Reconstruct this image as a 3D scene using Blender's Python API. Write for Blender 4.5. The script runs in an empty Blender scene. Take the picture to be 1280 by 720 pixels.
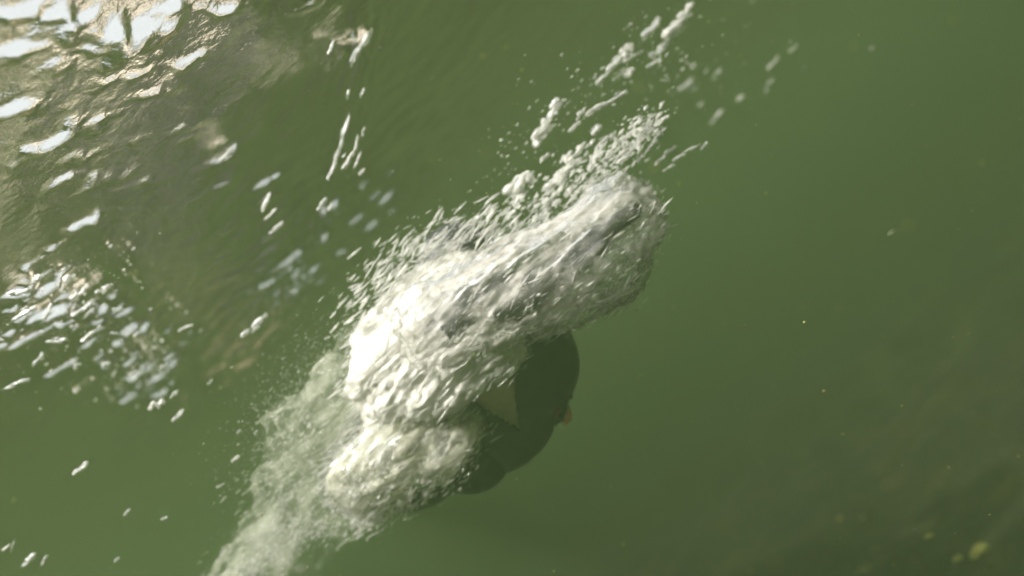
import bpy, bmesh, math, random
import numpy as np
from mathutils import Vector, Matrix, noise

random.seed(7)
rng = np.random.default_rng(7)
R = math.radians
scene = bpy.context.scene
C = scene.collection

# ------------------------------------------------------------------ camera
PITCH, ROLL = R(6.5), R(40.6)
cam_d = bpy.data.cameras.new('camera')
cam_d.sensor_width = 36
cam_d.lens = 36 * 1108 / 1280
cam_d.clip_start = 0.02
cam_d.clip_end = 400
cam_d.dof.use_dof = True
cam_d.dof.focus_distance = 1.09
cam_d.dof.aperture_fstop = 2.0
cam = bpy.data.objects.new('camera', cam_d)
C.objects.link(cam)
fwd = Vector((0, math.cos(PITCH), math.sin(PITCH)))
upv = Vector((0, -math.sin(PITCH), math.cos(PITCH)))
rgt = Vector((1, 0, 0))
ix = rgt * math.cos(ROLL) - upv * math.sin(ROLL)
iy = rgt * math.sin(ROLL) + upv * math.cos(ROLL)
m = Matrix((ix, iy, -fwd)).transposed().to_4x4()
m.translation = Vector((0, 0, -0.36))
cam.matrix_world = m
scene.camera = cam

# ------------------------------------------------------------------ sky and sun
SUN_EL, SUN_AZ = R(50), R(220)          # azimuth clockwise from +Y: left of the camera, a little behind it
world = bpy.data.worlds.new('World')
scene.world = world
world.use_nodes = True
nt = world.node_tree
bg = nt.nodes['Background']
sky = nt.nodes.new('ShaderNodeTexSky')
sky.sky_type = 'NISHITA'
sky.sun_disc = False
sky.sun_elevation = SUN_EL
sky.sun_rotation = SUN_AZ
sky.dust_density = 6.0
hs = nt.nodes.new('ShaderNodeHueSaturation')          # thin high cloud: the blue is washed out evenly
hs.inputs['Saturation'].default_value = 0.12
nt.links.new(sky.outputs[0], hs.inputs['Color'])
nt.links.new(hs.outputs[0], bg.inputs[0])
bg.inputs[1].default_value = 0.15
sun_d = bpy.data.lights.new('sun', 'SUN')
sun_d.energy = 5.0
sun_d.angle = R(1.0)
sun_d.color = (1.0, 0.95, 0.86)
sun = bpy.data.objects.new('sun', sun_d)
C.objects.link(sun)
to_sun = Vector((math.sin(SUN_AZ) * math.cos(SUN_EL), math.cos(SUN_AZ) * math.cos(SUN_EL), math.sin(SUN_EL)))
sun.rotation_euler = to_sun.to_track_quat('Z', 'Y').to_euler()
sun.location = (0, 0, 6)

scene.view_settings.view_transform = 'Standard'
scene.view_settings.look = 'None'
scene.view_settings.gamma = 1
scene.view_settings.use_curve_mapping = False
scene.view_settings.exposure = 1.8
scene.render.engine = 'CYCLES'
scene.cycles.use_denoising = True
scene.cycles.max_bounces = 7
scene.cycles.transparent_max_bounces = 32
scene.cycles.volume_bounces = 2
scene.cycles.sample_clamp_indirect = 6

# ------------------------------------------------------------------ helpers
def tag(o, label=None, cat=None, group=None, kind=None):
    if label: o['label'] = label
    if cat: o['category'] = cat
    if group: o['group'] = group
    if kind: o['kind'] = kind
    return o

def link(name, me, mat=None, parent=None, smooth=True):
    o = bpy.data.objects.new(name, me)
    C.objects.link(o)
    if mat is not None and len(me.materials) == 0: me.materials.append(mat)
    if parent: o.parent = parent
    if smooth and len(me.polygons):
        me.polygons.foreach_set('use_smooth', [True] * len(me.polygons))
    return o

def np_mesh(name, V, F):
    """V (n,3), F (k,3|4) -> mesh"""
    V = np.asarray(V, np.float32); F = np.asarray(F, np.int32)
    me = bpy.data.meshes.new(name)
    k = F.shape[1]
    me.vertices.add(len(V)); me.vertices.foreach_set('co', V.ravel())
    me.loops.add(F.size); me.loops.foreach_set('vertex_index', F.ravel())
    me.polygons.add(len(F))
    me.polygons.foreach_set('loop_start', np.arange(0, F.size, k, dtype=np.int32))
    me.update(calc_edges=True); me.validate()
    return me

class N:
    """tiny node helper"""
    def __init__(s, name):
        s.mat = bpy.data.materials.new(name); s.mat.use_nodes = True
        s.t = s.mat.node_tree; s.t.nodes.clear()
        s.out = s.t.nodes.new('ShaderNodeOutputMaterial')
    def n(s, typ, ins=None, **kw):
        nd = s.t.nodes.new(typ)
        for k, v in kw.items(): setattr(nd, k, v)
        for k, v in (ins or {}).items():
            if isinstance(v, bpy.types.NodeSocket): s.t.links.new(v, nd.inputs[k])
            else: nd.inputs[k].default_value = v
        return nd
    def coords(s, scale):
        tc = s.n('ShaderNodeTexCoord')
        mp = s.n('ShaderNodeMapping', {'Vector': tc.outputs['Object'], 'Scale': scale})
        return mp.outputs[0]
    def ramp(s, fac, stops):
        r = s.n('ShaderNodeValToRGB', {'Fac': fac})
        e = r.color_ramp.elements
        while len(e) < len(stops): e.new(0.5)
        for el, (p, c) in zip(e, stops):
            el.position = p; el.color = (*c, 1) if len(c) == 3 else c
        return r.outputs[0]

# ------------------------------------------------------------------ materials
def mat_water():
    a = N('water_surface')
    v = a.coords((1, 1, 1))
    n1 = a.n('ShaderNodeTexNoise', {'Vector': v, 'Scale': 34.0, 'Detail': 4.0, 'Roughness': 0.6})
    b = a.n('ShaderNodeBump', {'Strength': 0.2, 'Distance': 0.02, 'Height': n1.outputs[0]})
    fr = a.n('ShaderNodeFresnel', {'IOR': 1.333, 'Normal': b.outputs[0]})
    gl = a.n('ShaderNodeBsdfGlossy', {'Color': (0.98, 0.87, 0.78, 1), 'Roughness': 0.14, 'Normal': b.outputs[0]})  # warm tint stands in for the brown of the reflected bed
    tr = a.n('ShaderNodeBsdfTransparent', {'Color': (1, 1, 1, 1)})
    rf = a.n('ShaderNodeBsdfRefraction', {'Color': (1, 1, 1, 1), 'Roughness': 0.2, 'IOR': 1.333, 'Normal': b.outputs[0]})
    tm = a.n('ShaderNodeMixShader', {0: 0.45, 1: tr.outputs[0], 2: rf.outputs[0]})
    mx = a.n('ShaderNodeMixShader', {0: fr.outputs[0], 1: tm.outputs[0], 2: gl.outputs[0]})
    a.t.links.new(mx.outputs[0], a.out.inputs[0])
    return a.mat

def mat_bed():
    a = N('lake_bed')
    v = a.coords((1, 1, 1))
    n1 = a.n('ShaderNodeTexNoise', {'Vector': v, 'Scale': 5.0, 'Detail': 9.0, 'Roughness': 0.7})
    n2 = a.n('ShaderNodeTexNoise', {'Vector': v, 'Scale': 24.0, 'Detail': 5.0, 'Roughness': 0.7})
    c1 = a.ramp(n1.outputs[0], [(0.3, (0.010, 0.013, 0.002)), (0.55, (0.026, 0.029, 0.004)), (0.75, (0.085, 0.084, 0.014))])
    c2 = a.ramp(n2.outputs[0], [(0.35, (0.25, 0.25, 0.25)), (0.7, (1, 1, 1))])
    mx = a.n('ShaderNodeMixRGB', {0: 0.8, 1: c1, 2: c2}, blend_type='MULTIPLY')
    b = a.n('ShaderNodeBump', {'Strength': 0.6, 'Distance': 0.03, 'Height': n2.outputs[0]})
    p = a.n('ShaderNodeBsdfPrincipled', {'Base Color': mx.outputs[0], 'Roughness': 0.9, 'Normal': b.outputs[0]})
    a.t.links.new(p.outputs[0], a.out.inputs[0])
    return a.mat

def mat_plain(name, col, rough=0.6, bump=0.0, scale=40, var=0.25, coat=0.0):
    a = N(name)
    v = a.coords((1, 1, 1))
    n1 = a.n('ShaderNodeTexNoise', {'Vector': v, 'Scale': scale, 'Detail': 6.0, 'Roughness': 0.6})
    lo = tuple(x * (1 - var) for x in col); hi = tuple(min(1, x * (1 + var)) for x in col)
    c = a.ramp(n1.outputs[0], [(0.3, lo), (0.7, hi)])
    ins = {'Base Color': c, 'Roughness': rough, 'Coat Weight': coat}
    if bump:
        ins['Normal'] = a.n('ShaderNodeBump', {'Strength': bump, 'Distance': 0.004, 'Height': n1.outputs[0]}).outputs[0]
    p = a.n('ShaderNodeBsdfPrincipled', ins)
    a.t.links.new(p.outputs[0], a.out.inputs[0])
    return a.mat

def mat_foam(name, lo, hi, col=(0.88, 0.86, 0.80), stretch=(10, 30, 30), minalpha=0.0, maxalpha=1.0, rim=True):
    """frothy air: white scattering film, open where there are no bubbles; streaked along the flow"""
    a = N(name)
    v = a.coords(stretch)
    n1 = a.n('ShaderNodeTexNoise', {'Vector': v, 'Scale': 1.0, 'Detail': 6.0, 'Roughness': 0.62, 'Distortion': 0.4})
    v2 = a.coords((stretch[0] * 4, stretch[1] * 6, stretch[2] * 6))
    n2 = a.n('ShaderNodeTexNoise', {'Vector': v2, 'Scale': 1.0, 'Detail': 3.0, 'Roughness': 0.6})
    al = a.n('ShaderNodeMapRange', {'Value': n1.outputs[0], 'From Min': lo, 'From Max': hi, 'To Min': minalpha, 'To Max': maxalpha})
    hm = a.n('ShaderNodeMath', {0: n2.outputs[0], 1: 1.0, 2: n1.outputs[0]}, operation='MULTIPLY_ADD')
    b = a.n('ShaderNodeBump', {'Strength': 0.5, 'Distance': 0.006, 'Height': hm.outputs[0]})
    d = a.n('ShaderNodeBsdfPrincipled', {'Base Color': (*col, 1), 'Roughness': 0.35, 'Normal': b.outputs[0]})
    tl = a.n('ShaderNodeBsdfTranslucent', {'Color': (*col, 1), 'Normal': b.outputs[0]})
    w = a.n('ShaderNodeMixShader', {0: 0.3, 1: d.outputs[0], 2: tl.outputs[0]})
    clear = a.n('ShaderNodeBsdfTransparent', {'Color': (1, 1, 1, 1)})
    fr = a.n('ShaderNodeFresnel', {'IOR': 0.8})            # water to air: silvery towards the rim of the air pocket
    gl = a.n('ShaderNodeBsdfGlossy', {'Color': (0.95, 0.95, 0.95, 1), 'Roughness': 0.25, 'Normal': b.outputs[0]})
    tr = a.n('ShaderNodeMixShader', {0: fr.outputs[0], 1: clear.outputs[0], 2: gl.outputs[0]}) if rim else clear
    mx = a.n('ShaderNodeMixShader', {0: al.outputs[0], 1: tr.outputs[0], 2: w.outputs[0]})
    a.t.links.new(mx.outputs[0], a.out.inputs[0])
    return a.mat

def mat_bubble(name, froth):
    a = N(name)
    fr = a.n('ShaderNodeFresnel', {'IOR': 0.75})
    gl = a.n('ShaderNodeBsdfGlossy', {'Color': (0.98, 0.98, 0.98, 1), 'Roughness': 0.06})
    tr = a.n('ShaderNodeBsdfTransparent')
    air = a.n('ShaderNodeMixShader', {0: fr.outputs[0], 1: tr.outputs[0], 2: gl.outputs[0]})
    v = a.coords((6, 9, 9))
    n1 = a.n('ShaderNodeTexNoise', {'Vector': v, 'Scale': 0.35, 'Detail': 4.0})
    al = a.n('ShaderNodeMapRange', {'Value': n1.outputs[0], 'From Min': 0.3, 'From Max': 0.7, 'To Min': froth - 0.25, 'To Max': froth + 0.25})
    d = a.n('ShaderNodeBsdfPrincipled', {'Base Color': (0.9, 0.89, 0.85, 1), 'Roughness': 0.2})
    tl = a.n('ShaderNodeBsdfTranslucent', {'Color': (0.9, 0.89, 0.85, 1)})
    w = a.n('ShaderNodeMixShader', {0: 0.4, 1: d.outputs[0], 2: tl.outputs[0]})
    mx = a.n('ShaderNodeMixShader', {0: al.outputs[0], 1: air.outputs[0], 2: w.outputs[0]})
    a.t.links.new(mx.outputs[0], a.out.inputs[0])
    return a.mat

M = {
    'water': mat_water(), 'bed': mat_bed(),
    'neoprene': mat_plain('black_neoprene', (0.018, 0.016, 0.022), 0.55, 0.15, 60, 0.3),
    'skin': mat_plain('skin', (0.62, 0.49, 0.39), 0.5, 0.05, 30, 0.12),
    'rubber': mat_plain('dark_rubber', (0.02, 0.02, 0.02), 0.4),
    'amber': mat_plain('amber_lens', (0.62, 0.13, 0.03), 0.12, 0, 20, 0.1, 0.5),
    'clip': mat_plain('pale_clip', (0.7, 0.72, 0.6), 0.35),
    'stone': mat_plain('stone', (0.045, 0.042, 0.013), 0.85, 0.4, 14, 0.5),
    'pale_stone': mat_plain('pale_stone', (0.24, 0.23, 0.05), 0.8, 0.3, 14, 0.3),
    'leaf': mat_plain('yellow_leaf', (0.045, 0.062, 0.016), 0.6, 0.2, 60, 0.3),
    'foam_dense': mat_foam('dense_foam', 0.30, 0.46, minalpha=0.7, stretch=(9, 32, 32)),
    'foam_arm': mat_foam('arm_foam', 0.42, 0.66, col=(0.70, 0.67, 0.62), stretch=(10, 26, 26), minalpha=0.05, maxalpha=0.75),
    'foam_patch': mat_foam('patchy_foam', 0.50, 0.64, col=(0.72, 0.69, 0.64), stretch=(9, 14, 14), minalpha=0.03, maxalpha=0.9),
    'foam_veil': mat_foam('milky_veil', 0.40, 0.72, col=(0.80, 0.82, 0.68), stretch=(7, 24, 24), minalpha=0.0, maxalpha=0.26, rim=False),
    'foam_lace': mat_foam('lacy_foam', 0.42, 0.64, col=(0.84, 0.83, 0.70), stretch=(14, 30, 34), minalpha=0.12, maxalpha=0.85),
    'bubble': mat_bubble('air_bubble', 0.25), 'froth': mat_bubble('frothy_bubble', 0.48), 'streak': mat_bubble('streaky_froth', 0.62),
}

# ------------------------------------------------------------------ setting: lake bed, water surface, murk
def axis(lo, hi, step, far, grow=1.13):
    c = list(np.arange(lo, hi + step / 2, step))
    a = []; s = step; x = lo
    while x > -far:
        s *= grow; x -= s; a.append(x)
    b = []; s = step; x = hi
    while x < far:
        s *= grow; x += s; b.append(x)
    return np.array(a[::-1] + c + b)

def grid_mesh(name, xs, ys, zf):
    X, Y = np.meshgrid(xs, ys)
    Z = zf(X, Y)
    V = np.stack([X.ravel(), Y.ravel(), Z.ravel()], 1)
    nx, ny = len(xs), len(ys)
    i = np.arange(nx * ny).reshape(ny, nx)
    F = np.stack([i[:-1, :-1].ravel(), i[:-1, 1:].ravel(), i[1:, 1:].ravel(), i[1:, :-1].ravel()], 1)
    return np_mesh(name, V, F)

WATER = 0.25          # level of the water surface

def bed_z(X, Y):
    Z = -1.3 + 0 * X
    r = np.random.default_rng(3)
    for k in range(26):
        lam = 0.18 * 1.14 ** k if k < 14 else r.uniform(0.15, 1.2)
        a = r.uniform(0, 2 * math.pi); ph = r.uniform(0, 6.28)
        Z = Z + 0.012 * lam ** 0.8 * np.sin((X * math.cos(a) + Y * math.sin(a)) * 2 * math.pi / lam + ph)
    return Z

tag(link('lake_bed', grid_mesh('lake_bed', axis(-1.5, 2.2, 0.03, 60, 1.2), axis(0.6, 4, 0.03, 60, 1.2), bed_z), M['bed']),
    'olive brown lake bed fading into green murk', kind='structure')

# steep little wavelets: (x, y, length along its crest, width, height, crest angle in degrees)
CREST = [(-0.144, 0.941, 0.0542, 0.0238, 0.0193, 60), (-0.087, 0.955, 0.0221, 0.011, 0.0075, 50), (-0.054, 1.013, 0.0292, 0.0105, 0.0057, 50), (-0.13, 1.056, 0.0303, 0.0097, 0.0052, 55), (-0.178, 1.061, 0.0303, 0.0085, 0.0048, 40), (-0.256, 1.04, 0.0262, 0.0083, 0.0047, 35), (-0.166, 0.858, 0.0249, 0.013, 0.0079, 50), (-0.221, 0.842, 0.0217, 0.0099, 0.0067, 20), (-0.317, 1.001, 0.0321, 0.0103, 0.0084, 10), (-0.397, 1.212, 0.0206, 0.011, 0.0119, 15), (-0.303, 1.081, 0.021, 0.0074, 0.005, 40), (-0.206, 1.339, 0.0258, 0.0061, 0.0049, 40), (-0.291, 0.909, 0.0315, 0.0105, 0.0071, 50), (-0.184, 0.906, 0.0179, 0.0084, 0.0051, 50), (-0.357, 1.086, 0.0187, 0.0075, 0.005, 30), (-0.338, 1.146, 0.0157, 0.0066, 0.0044, 30), (0.047, 1.151, 0.0262, 0.0079, 0.0042, 30), (-0.194, 0.799, 0.0186, 0.0093, 0.0063, 40), (-0.531, 1.458, 0.0349, 0.0121, 0.0116, -23.11466016156504), (-0.561, 1.515, 0.035, 0.0077, 0.0058, -8.97276587971103), (-0.606, 1.522, 0.0189, 0.009, 0.0087, 24.772154355894216), (-0.543, 1.286, 0.0243, 0.0067, 0.0037, 31.641308407078334), (-0.72, 1.56, 0.0355, 0.0093, 0.0091, 10.049525476602689), (-0.81, 1.961, 0.0387, 0.0183, 0.0174, -5.578721639498596), (-0.605, 1.459, 0.0147, 0.0088, 0.0072, -24.780097240666812), (-0.693, 1.697, 0.0371, 0.0117, 0.0081, 6.279195105396152), (-0.718, 2.007, 0.0186, 0.0165, 0.0153, -23.82561020039554), (-0.755, 1.822, 0.0165, 0.0086, 0.0054, 37.08669347342581), (-0.469, 1.202, 0.0289, 0.0076, 0.0054, 9.105618345052797), (-0.758, 2.006, 0.0427, 0.0176, 0.0099, 36.47701202774194), (-0.625, 1.318, 0.0312, 0.0083, 0.008, 10.434362411385528), (-0.606, 1.408, 0.0145, 0.0074, 0.0064, 39.78724294488575), (-0.6, 1.509, 0.0263, 0.0099, 0.0065, 13.6074143450643), (-0.722, 1.787, 0.0175, 0.0162, 0.0091, 7.081672897354096), (-0.806, 2.115, 0.0501, 0.0161, 0.0145, -18.06901036967817), (-0.677, 1.651, 0.0225, 0.0112, 0.0112, 30.396423608093286), (-0.812, 2.016, 0.0408, 0.0138, 0.0094, 1.2463119895825514), (-0.677, 1.335, 0.0325, 0.0103, 0.008, -2.998880582244553), (-0.653, 1.376, 0.0314, 0.0088, 0.0079, 25.36837598771171), (-0.569, 1.499, 0.0221, 0.0121, 0.0082, 6.569539548574376), (-0.627, 1.664, 0.0396, 0.0129, 0.0105, -24.247257293539125), (-0.702, 1.668, 0.0271, 0.0144, 0.0121, 26.84568653387644), (-0.524, 1.277, 0.0284, 0.0081, 0.0075, 31.544231409975474), (-0.614, 1.817, 0.0309, 0.0129, 0.0081, 29.38031828799754), (-0.776, 1.897, 0.0382, 0.0154, 0.0097, 25.7241558347241), (-0.57, 1.466, 0.0277, 0.0124, 0.0104, 21.8269408474944), (-0.609, 1.338, 0.0259, 0.0076, 0.0065, 16.006235530227805), (-0.577, 1.244, 0.0123, 0.0065, 0.0045, -13.199431140921854), (-0.576, 1.39, 0.0209, 0.0106, 0.0086, -9.539983371861357), (-0.743, 2.053, 0.0272, 0.0134, 0.008, 29.039053883931018), (-0.593, 1.512, 0.0159, 0.011, 0.0077, 12.758255482148137), (-0.698, 1.965, 0.0424, 0.0151, 0.0108, -15.76268832988736), (-0.578, 1.381, 0.0336, 0.0105, 0.0074, 33.07535494124743), (-0.603, 1.341, 0.0252, 0.007, 0.0059, 32.933315721743845), (-0.6, 1.406, 0.0192, 0.0133, 0.0096, 37.474041287397554), (-0.713, 1.859, 0.0452, 0.013, 0.0096, -4.255084347453391), (-0.794, 2.02, 0.0331, 0.0102, 0.0085, 3.8253961947375466), (-0.488, 1.278, 0.0119, 0.0093, 0.0062, 35.791453576297094), (-0.739, 1.867, 0.0211, 0.0176, 0.012, 14.522443410094183), (-0.546, 1.367, 0.0285, 0.007, 0.0063, -5.455165666695059), (-0.65, 1.56, 0.0271, 0.0107, 0.0076, 23.426116986732687), (-0.628, 1.639, 0.0265, 0.015, 0.0142, 10.46349866261076), (-0.523, 1.209, 0.0221, 0.0099, 0.0082, 6.32213902335641), (-0.798, 1.981, 0.044, 0.0108, 0.0074, 28.95153011592319), (-0.506, 1.234, 0.0196, 0.0074, 0.0067, 34.19391513028586), (-0.581, 1.26, 0.0214, 0.0078, 0.0049, 13.080395573313567), (-0.717, 1.908, 0.0413, 0.0161, 0.0136, -23.339032853779543), (-0.614, 1.943, 0.0386, 0.0091, 0.0085, -10.749912895663774), (-0.6, 1.686, 0.0186, 0.01, 0.0096, -15.267549627269954), (-0.645, 1.588, 0.0299, 0.0075, 0.0045, -0.3520613651037685), (-0.584, 1.357, 0.0283, 0.0122, 0.0075, 3.0585826631147803), (-0.548, 1.299, 0.0311, 0.0084, 0.0048, 20.32425812748876), (-0.533, 1.225, 0.029, 0.0091, 0.0075, -7.888963005638882), (-0.715, 1.686, 0.0287, 0.0087, 0.0057, -0.8710818777458051), (-0.768, 1.939, 0.0372, 0.0095, 0.0081, -19.073412149250377), (-0.552, 1.247, 0.0288, 0.0087, 0.0061, 26.770132888076198), (-0.554, 1.241, 0.0142, 0.0117, 0.01, -10.499278428223061), (-0.548, 1.341, 0.0295, 0.007, 0.0058, -1.9706129332772093), (-0.633, 1.387, 0.0202, 0.009, 0.0055, 29.021533714907626), (-0.575, 1.565, 0.035, 0.0111, 0.0091, 12.261799491697964), (-0.684, 1.729, 0.0164, 0.0095, 0.0054, 32.801734439377874), (-0.596, 1.486, 0.0245, 0.0134, 0.0111, 2.861914493231481), (-0.612, 1.53, 0.0176, 0.0098, 0.0071, 32.222283933519606), (-0.607, 1.355, 0.0157, 0.0081, 0.0053, 6.332335235649975), (-0.544, 1.272, 0.0304, 0.0102, 0.0087, 5.66256333270568), (-0.865, 2.305, 0.0309, 0.018, 0.0158, -14.39014042035052), (-0.571, 1.367, 0.0141, 0.009, 0.0089, -1.3235479277810427), (-0.588, 1.355, 0.0281, 0.0111, 0.0069, -9.365344633035694), (-0.605, 1.696, 0.0266, 0.0159, 0.0088, -21.043654200082994), (-0.692, 1.772, 0.0311, 0.0168, 0.0131, -2.249135478825842), (-0.605, 1.431, 0.024, 0.0132, 0.0076, -9.174864836961252), (-0.579, 1.268, 0.0167, 0.0084, 0.0058, -21.66282168119786), (-0.56, 1.283, 0.0219, 0.0084, 0.0067, -19.516616275528627), (-0.168, 0.857, 0.0181, 0.0086, 0.0028, 51.406010417703605), (-0.166, 0.815, 0.0172, 0.0064, 0.002, 22.59771936639379), (-0.25, 1.132, 0.0305, 0.0076, 0.0022, 49.584943502999344), (-0.181, 0.838, 0.0143, 0.0048, 0.0017, 49.16626069065819), (-0.171, 0.861, 0.0113, 0.0056, 0.0012, 25.71900664319231), (-0.154, 0.958, 0.0121, 0.0085, 0.0018, 11.991236416778472), (-0.22, 0.914, 0.0122, 0.0068, 0.0018, 45.13903220113903), (-0.304, 1.172, 0.0264, 0.0105, 0.0033, 26.53095609402873), (-0.202, 1.18, 0.0327, 0.0104, 0.0036, 16.061691689433392), (-0.142, 1.075, 0.0148, 0.0059, 0.0014, 15.755520834499105), (-0.146, 0.999, 0.0126, 0.0091, 0.0028, 1.6483368523399133), (-0.205, 0.805, 0.0145, 0.0079, 0.0031, 36.72010392693739), (-0.238, 0.914, 0.0164, 0.0064, 0.0013, 35.06516692901093), (-0.218, 1.215, 0.0158, 0.0095, 0.0022, 42.56605989219235), (-0.33, 1.145, 0.0287, 0.0066, 0.0017, 54.89949445201115), (-0.208, 0.979, 0.0187, 0.009, 0.0035, 31.95606908499114), (-0.16, 1.22, 0.016, 0.0113, 0.0032, 3.1386772725987244), (-0.047, 1.014, 0.0218, 0.0078, 0.0029, 23.563070951785143), (-0.211, 0.873, 0.0133, 0.0072, 0.0019, 45.064808332284215), (-0.221, 0.898, 0.0143, 0.0093, 0.0034, 50.99005046281173), (-0.178, 1.017, 0.0142, 0.0096, 0.0029, 2.264640522198038), (-0.185, 0.823, 0.02, 0.0082, 0.002, 47.82220769899405), (-0.281, 1.013, 0.0268, 0.0085, 0.0031, 22.58612067490943), (-0.281, 0.88, 0.0191, 0.0054, 0.0015, 19.03465733435575), (-0.24, 0.838, 0.0153, 0.0065, 0.0022, 23.946280382461744), (-0.214, 1.332, 0.0359, 0.0115, 0.0038, 32.20311022399013), (-0.141, 1.063, 0.0231, 0.0092, 0.0028, 17.050331213948994), (-0.194, 0.802, 0.0145, 0.0067, 0.0024, 42.867604678767144), (-0.345, 1.089, 0.0176, 0.0096, 0.0021, 45.20360876098173), (-0.306, 1.248, 0.0333, 0.0108, 0.004, 44.316789778650566), (-1.466, 2.316, 0.0282, 0.009, 0.0081, 30), (-1.649, 2.691, 0.0326, 0.0104, 0.0093, 30), (-1.487, 2.952, 0.026, 0.0097, 0.0097, 30), (-0.245, 1.608, 0.0271, 0.0072, 0.0051, 30), (-0.287, 1.755, 0.0255, 0.0078, 0.0055, 30), (0.068, 1.361, 0.0538, 0.0108, 0.0065, 70), (-1.117, 2.167, 0.0409, 0.012, 0.0096, 20), (-0.248, 1.575, 0.0402, 0.01, 0.0027, 48.733238796025915), (-0.292, 1.633, 0.0275, 0.0076, 0.0019, 32.654672312861074), (-0.396, 2.074, 0.0558, 0.0096, 0.0022, 34.43934131014447), (-0.368, 1.796, 0.0413, 0.0113, 0.003, 15.2789904912558), (-0.365, 1.645, 0.0524, 0.0064, 0.0025, 38.324389303266), (-0.253, 1.412, 0.0374, 0.0087, 0.0041, 36.40176482760147), (-0.309, 1.606, 0.0412, 0.0103, 0.003, 14.037432925561305), (-0.434, 1.966, 0.039, 0.0068, 0.0016, 28.1287627499606), (-0.244, 1.562, 0.0313, 0.0084, 0.0033, 34.51127049704815), (-0.209, 1.549, 0.0388, 0.0096, 0.0047, 15.922314744204725), (-0.326, 1.879, 0.0607, 0.0077, 0.0032, 42.03596480109573), (-0.239, 1.492, 0.0301, 0.0058, 0.0013, 7.5978232054759065), (-0.228, 1.534, 0.0454, 0.009, 0.004, 40.1857145812493), (-0.414, 1.99, 0.0652, 0.0108, 0.0053, 5.166148530444814)]
BOW = [(0.098, 1.287), (0.004, 1.487), (-0.106, 1.732), (-0.319, 2.053), (-0.595, 2.383), (-0.767, 2.524)]

def water_z(X, Y):
    Z = 0 * X + WATER
    r = np.random.default_rng(11)
    dist = np.hypot(X, Y)
    for k in range(34):
        lam = 0.05 * (1.09 ** k)
        a = r.normal(0.55, 0.5); ph = r.uniform(0, 6.28)
        amp = 0.0014 * lam ** 0.75
        fade = np.clip((9 * lam / 0.3 + 1.5 - dist) / 1.5, 0, 1)
        Z = Z + amp * fade * np.sin((X * math.cos(a) + Y * math.sin(a)) * 2 * math.pi / lam + ph)
    Xw = X + 0.007 * np.sin(Y * 61 + 2 * np.sin(X * 47)) + 0.004 * np.sin(Y * 143 + X * 90)
    Yw = Y + 0.007 * np.sin(X * 73 + 2 * np.sin(Y * 39)) + 0.004 * np.sin(X * 151 - Y * 77)
    for (x, y, l, w, h, ang) in CREST:
        c, s = math.cos(R(ang)), math.sin(R(ang))
        u = (Xw - x) * c + (Yw - y) * s; v = -(Xw - x) * s + (Yw - y) * c
        v = v + 0.5 * w * np.sin(u / l * 3 + x * 50)
        Z = Z - h * np.exp(-(u / l) ** 2 - (v / w) ** 2)
    # bow ripples running from the shoulder towards the camera
    P = BOW
    for (ax, ay), (bx, by) in zip(P[:-1], P[1:]):
        L = math.hypot(bx - ax, by - ay); c, s = (bx - ax) / L, (by - ay) / L
        u = (X - ax) * c + (Y - ay) * s; v = -(X - ax) * s + (Y - ay) * c
        env = np.exp(-((u - L / 2) / (L * .62)) ** 2 - (v / 0.055) ** 2)
        Z = Z + 0.002 * env * np.sin(v / 0.024 * 6.283 + 2 * np.sin(u * 25))
    # churned water over the swimmer
    env = np.exp(-((X + 0.25) / .4) ** 2 - ((Y - 2.1) / .4) ** 2)
    Z = Z + env * 0.004 * np.sin(X * 42 + 3 * np.sin(Y * 30)) + env * 0.004 * np.sin(Y * 95 + 2 * np.sin(X * 23))
    env = np.exp(-((X + 0.8) / .5) ** 2 - ((Y - 2.5) / .45) ** 2)
    Z = Z + env * 0.004 * np.sin(X * 52 + 3 * np.sin(Y * 37) + Y * 20)
    return Z

xs = axis(-0.95, 0.4, 0.0045, 60, 1.06); ys = axis(0.7, 2.2, 0.0045, 60, 1.06)
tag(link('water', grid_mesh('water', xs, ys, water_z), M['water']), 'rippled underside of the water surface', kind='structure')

bm = bmesh.new()
bmesh.ops.create_cube(bm, size=1)
bmesh.ops.scale(bm, vec=(116, 116, 2.85), verts=bm.verts)
me = bpy.data.meshes.new('haze'); bm.to_mesh(me); bm.free()
hz = N('green_murk')
pv = hz.n('ShaderNodeVolumePrincipled', {'Color': (0.083, 0.125, 0.053, 1), 'Density': 0.37, 'Anisotropy': 0.1})
hz.t.links.new(pv.outputs[0], hz.out.inputs['Volume'])
hazeo = link('haze', me, hz.mat, smooth=False)
hazeo.location = (0, 0, 0.32 - 2.85 / 2)
tag(hazeo, 'green murk filling the lake water', kind='stuff')

# ------------------------------------------------------------------ the swimmer
def capsule(bm, a, b, ra, rb, seg=20):
    a, b = Vector(a), Vector(b)
    q = (b - a).to_track_quat('Z', 'Y')
    L = (b - a).length
    T = Matrix.Translation(a) @ q.to_matrix().to_4x4()
    bmesh.ops.create_cone(bm, cap_ends=True, segments=seg, radius1=ra, radius2=rb, depth=L, matrix=T @ Matrix.Translation((0, 0, L / 2)))
    bmesh.ops.create_uvsphere(bm, u_segments=seg, v_segments=10, radius=ra, matrix=Matrix.Translation(a))
    bmesh.ops.create_uvsphere(bm, u_segments=seg, v_segments=10, radius=rb, matrix=Matrix.Translation(b))

def ellip(bm, c, rad, frame=None, seg=24):
    F = frame if frame is not None else Matrix.Identity(3)
    T = Matrix.Translation(Vector(c)) @ F.to_4x4() @ Matrix.Diagonal((*rad, 1))
    bmesh.ops.create_uvsphere(bm, u_segments=seg, v_segments=14, radius=1, matrix=T)

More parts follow.
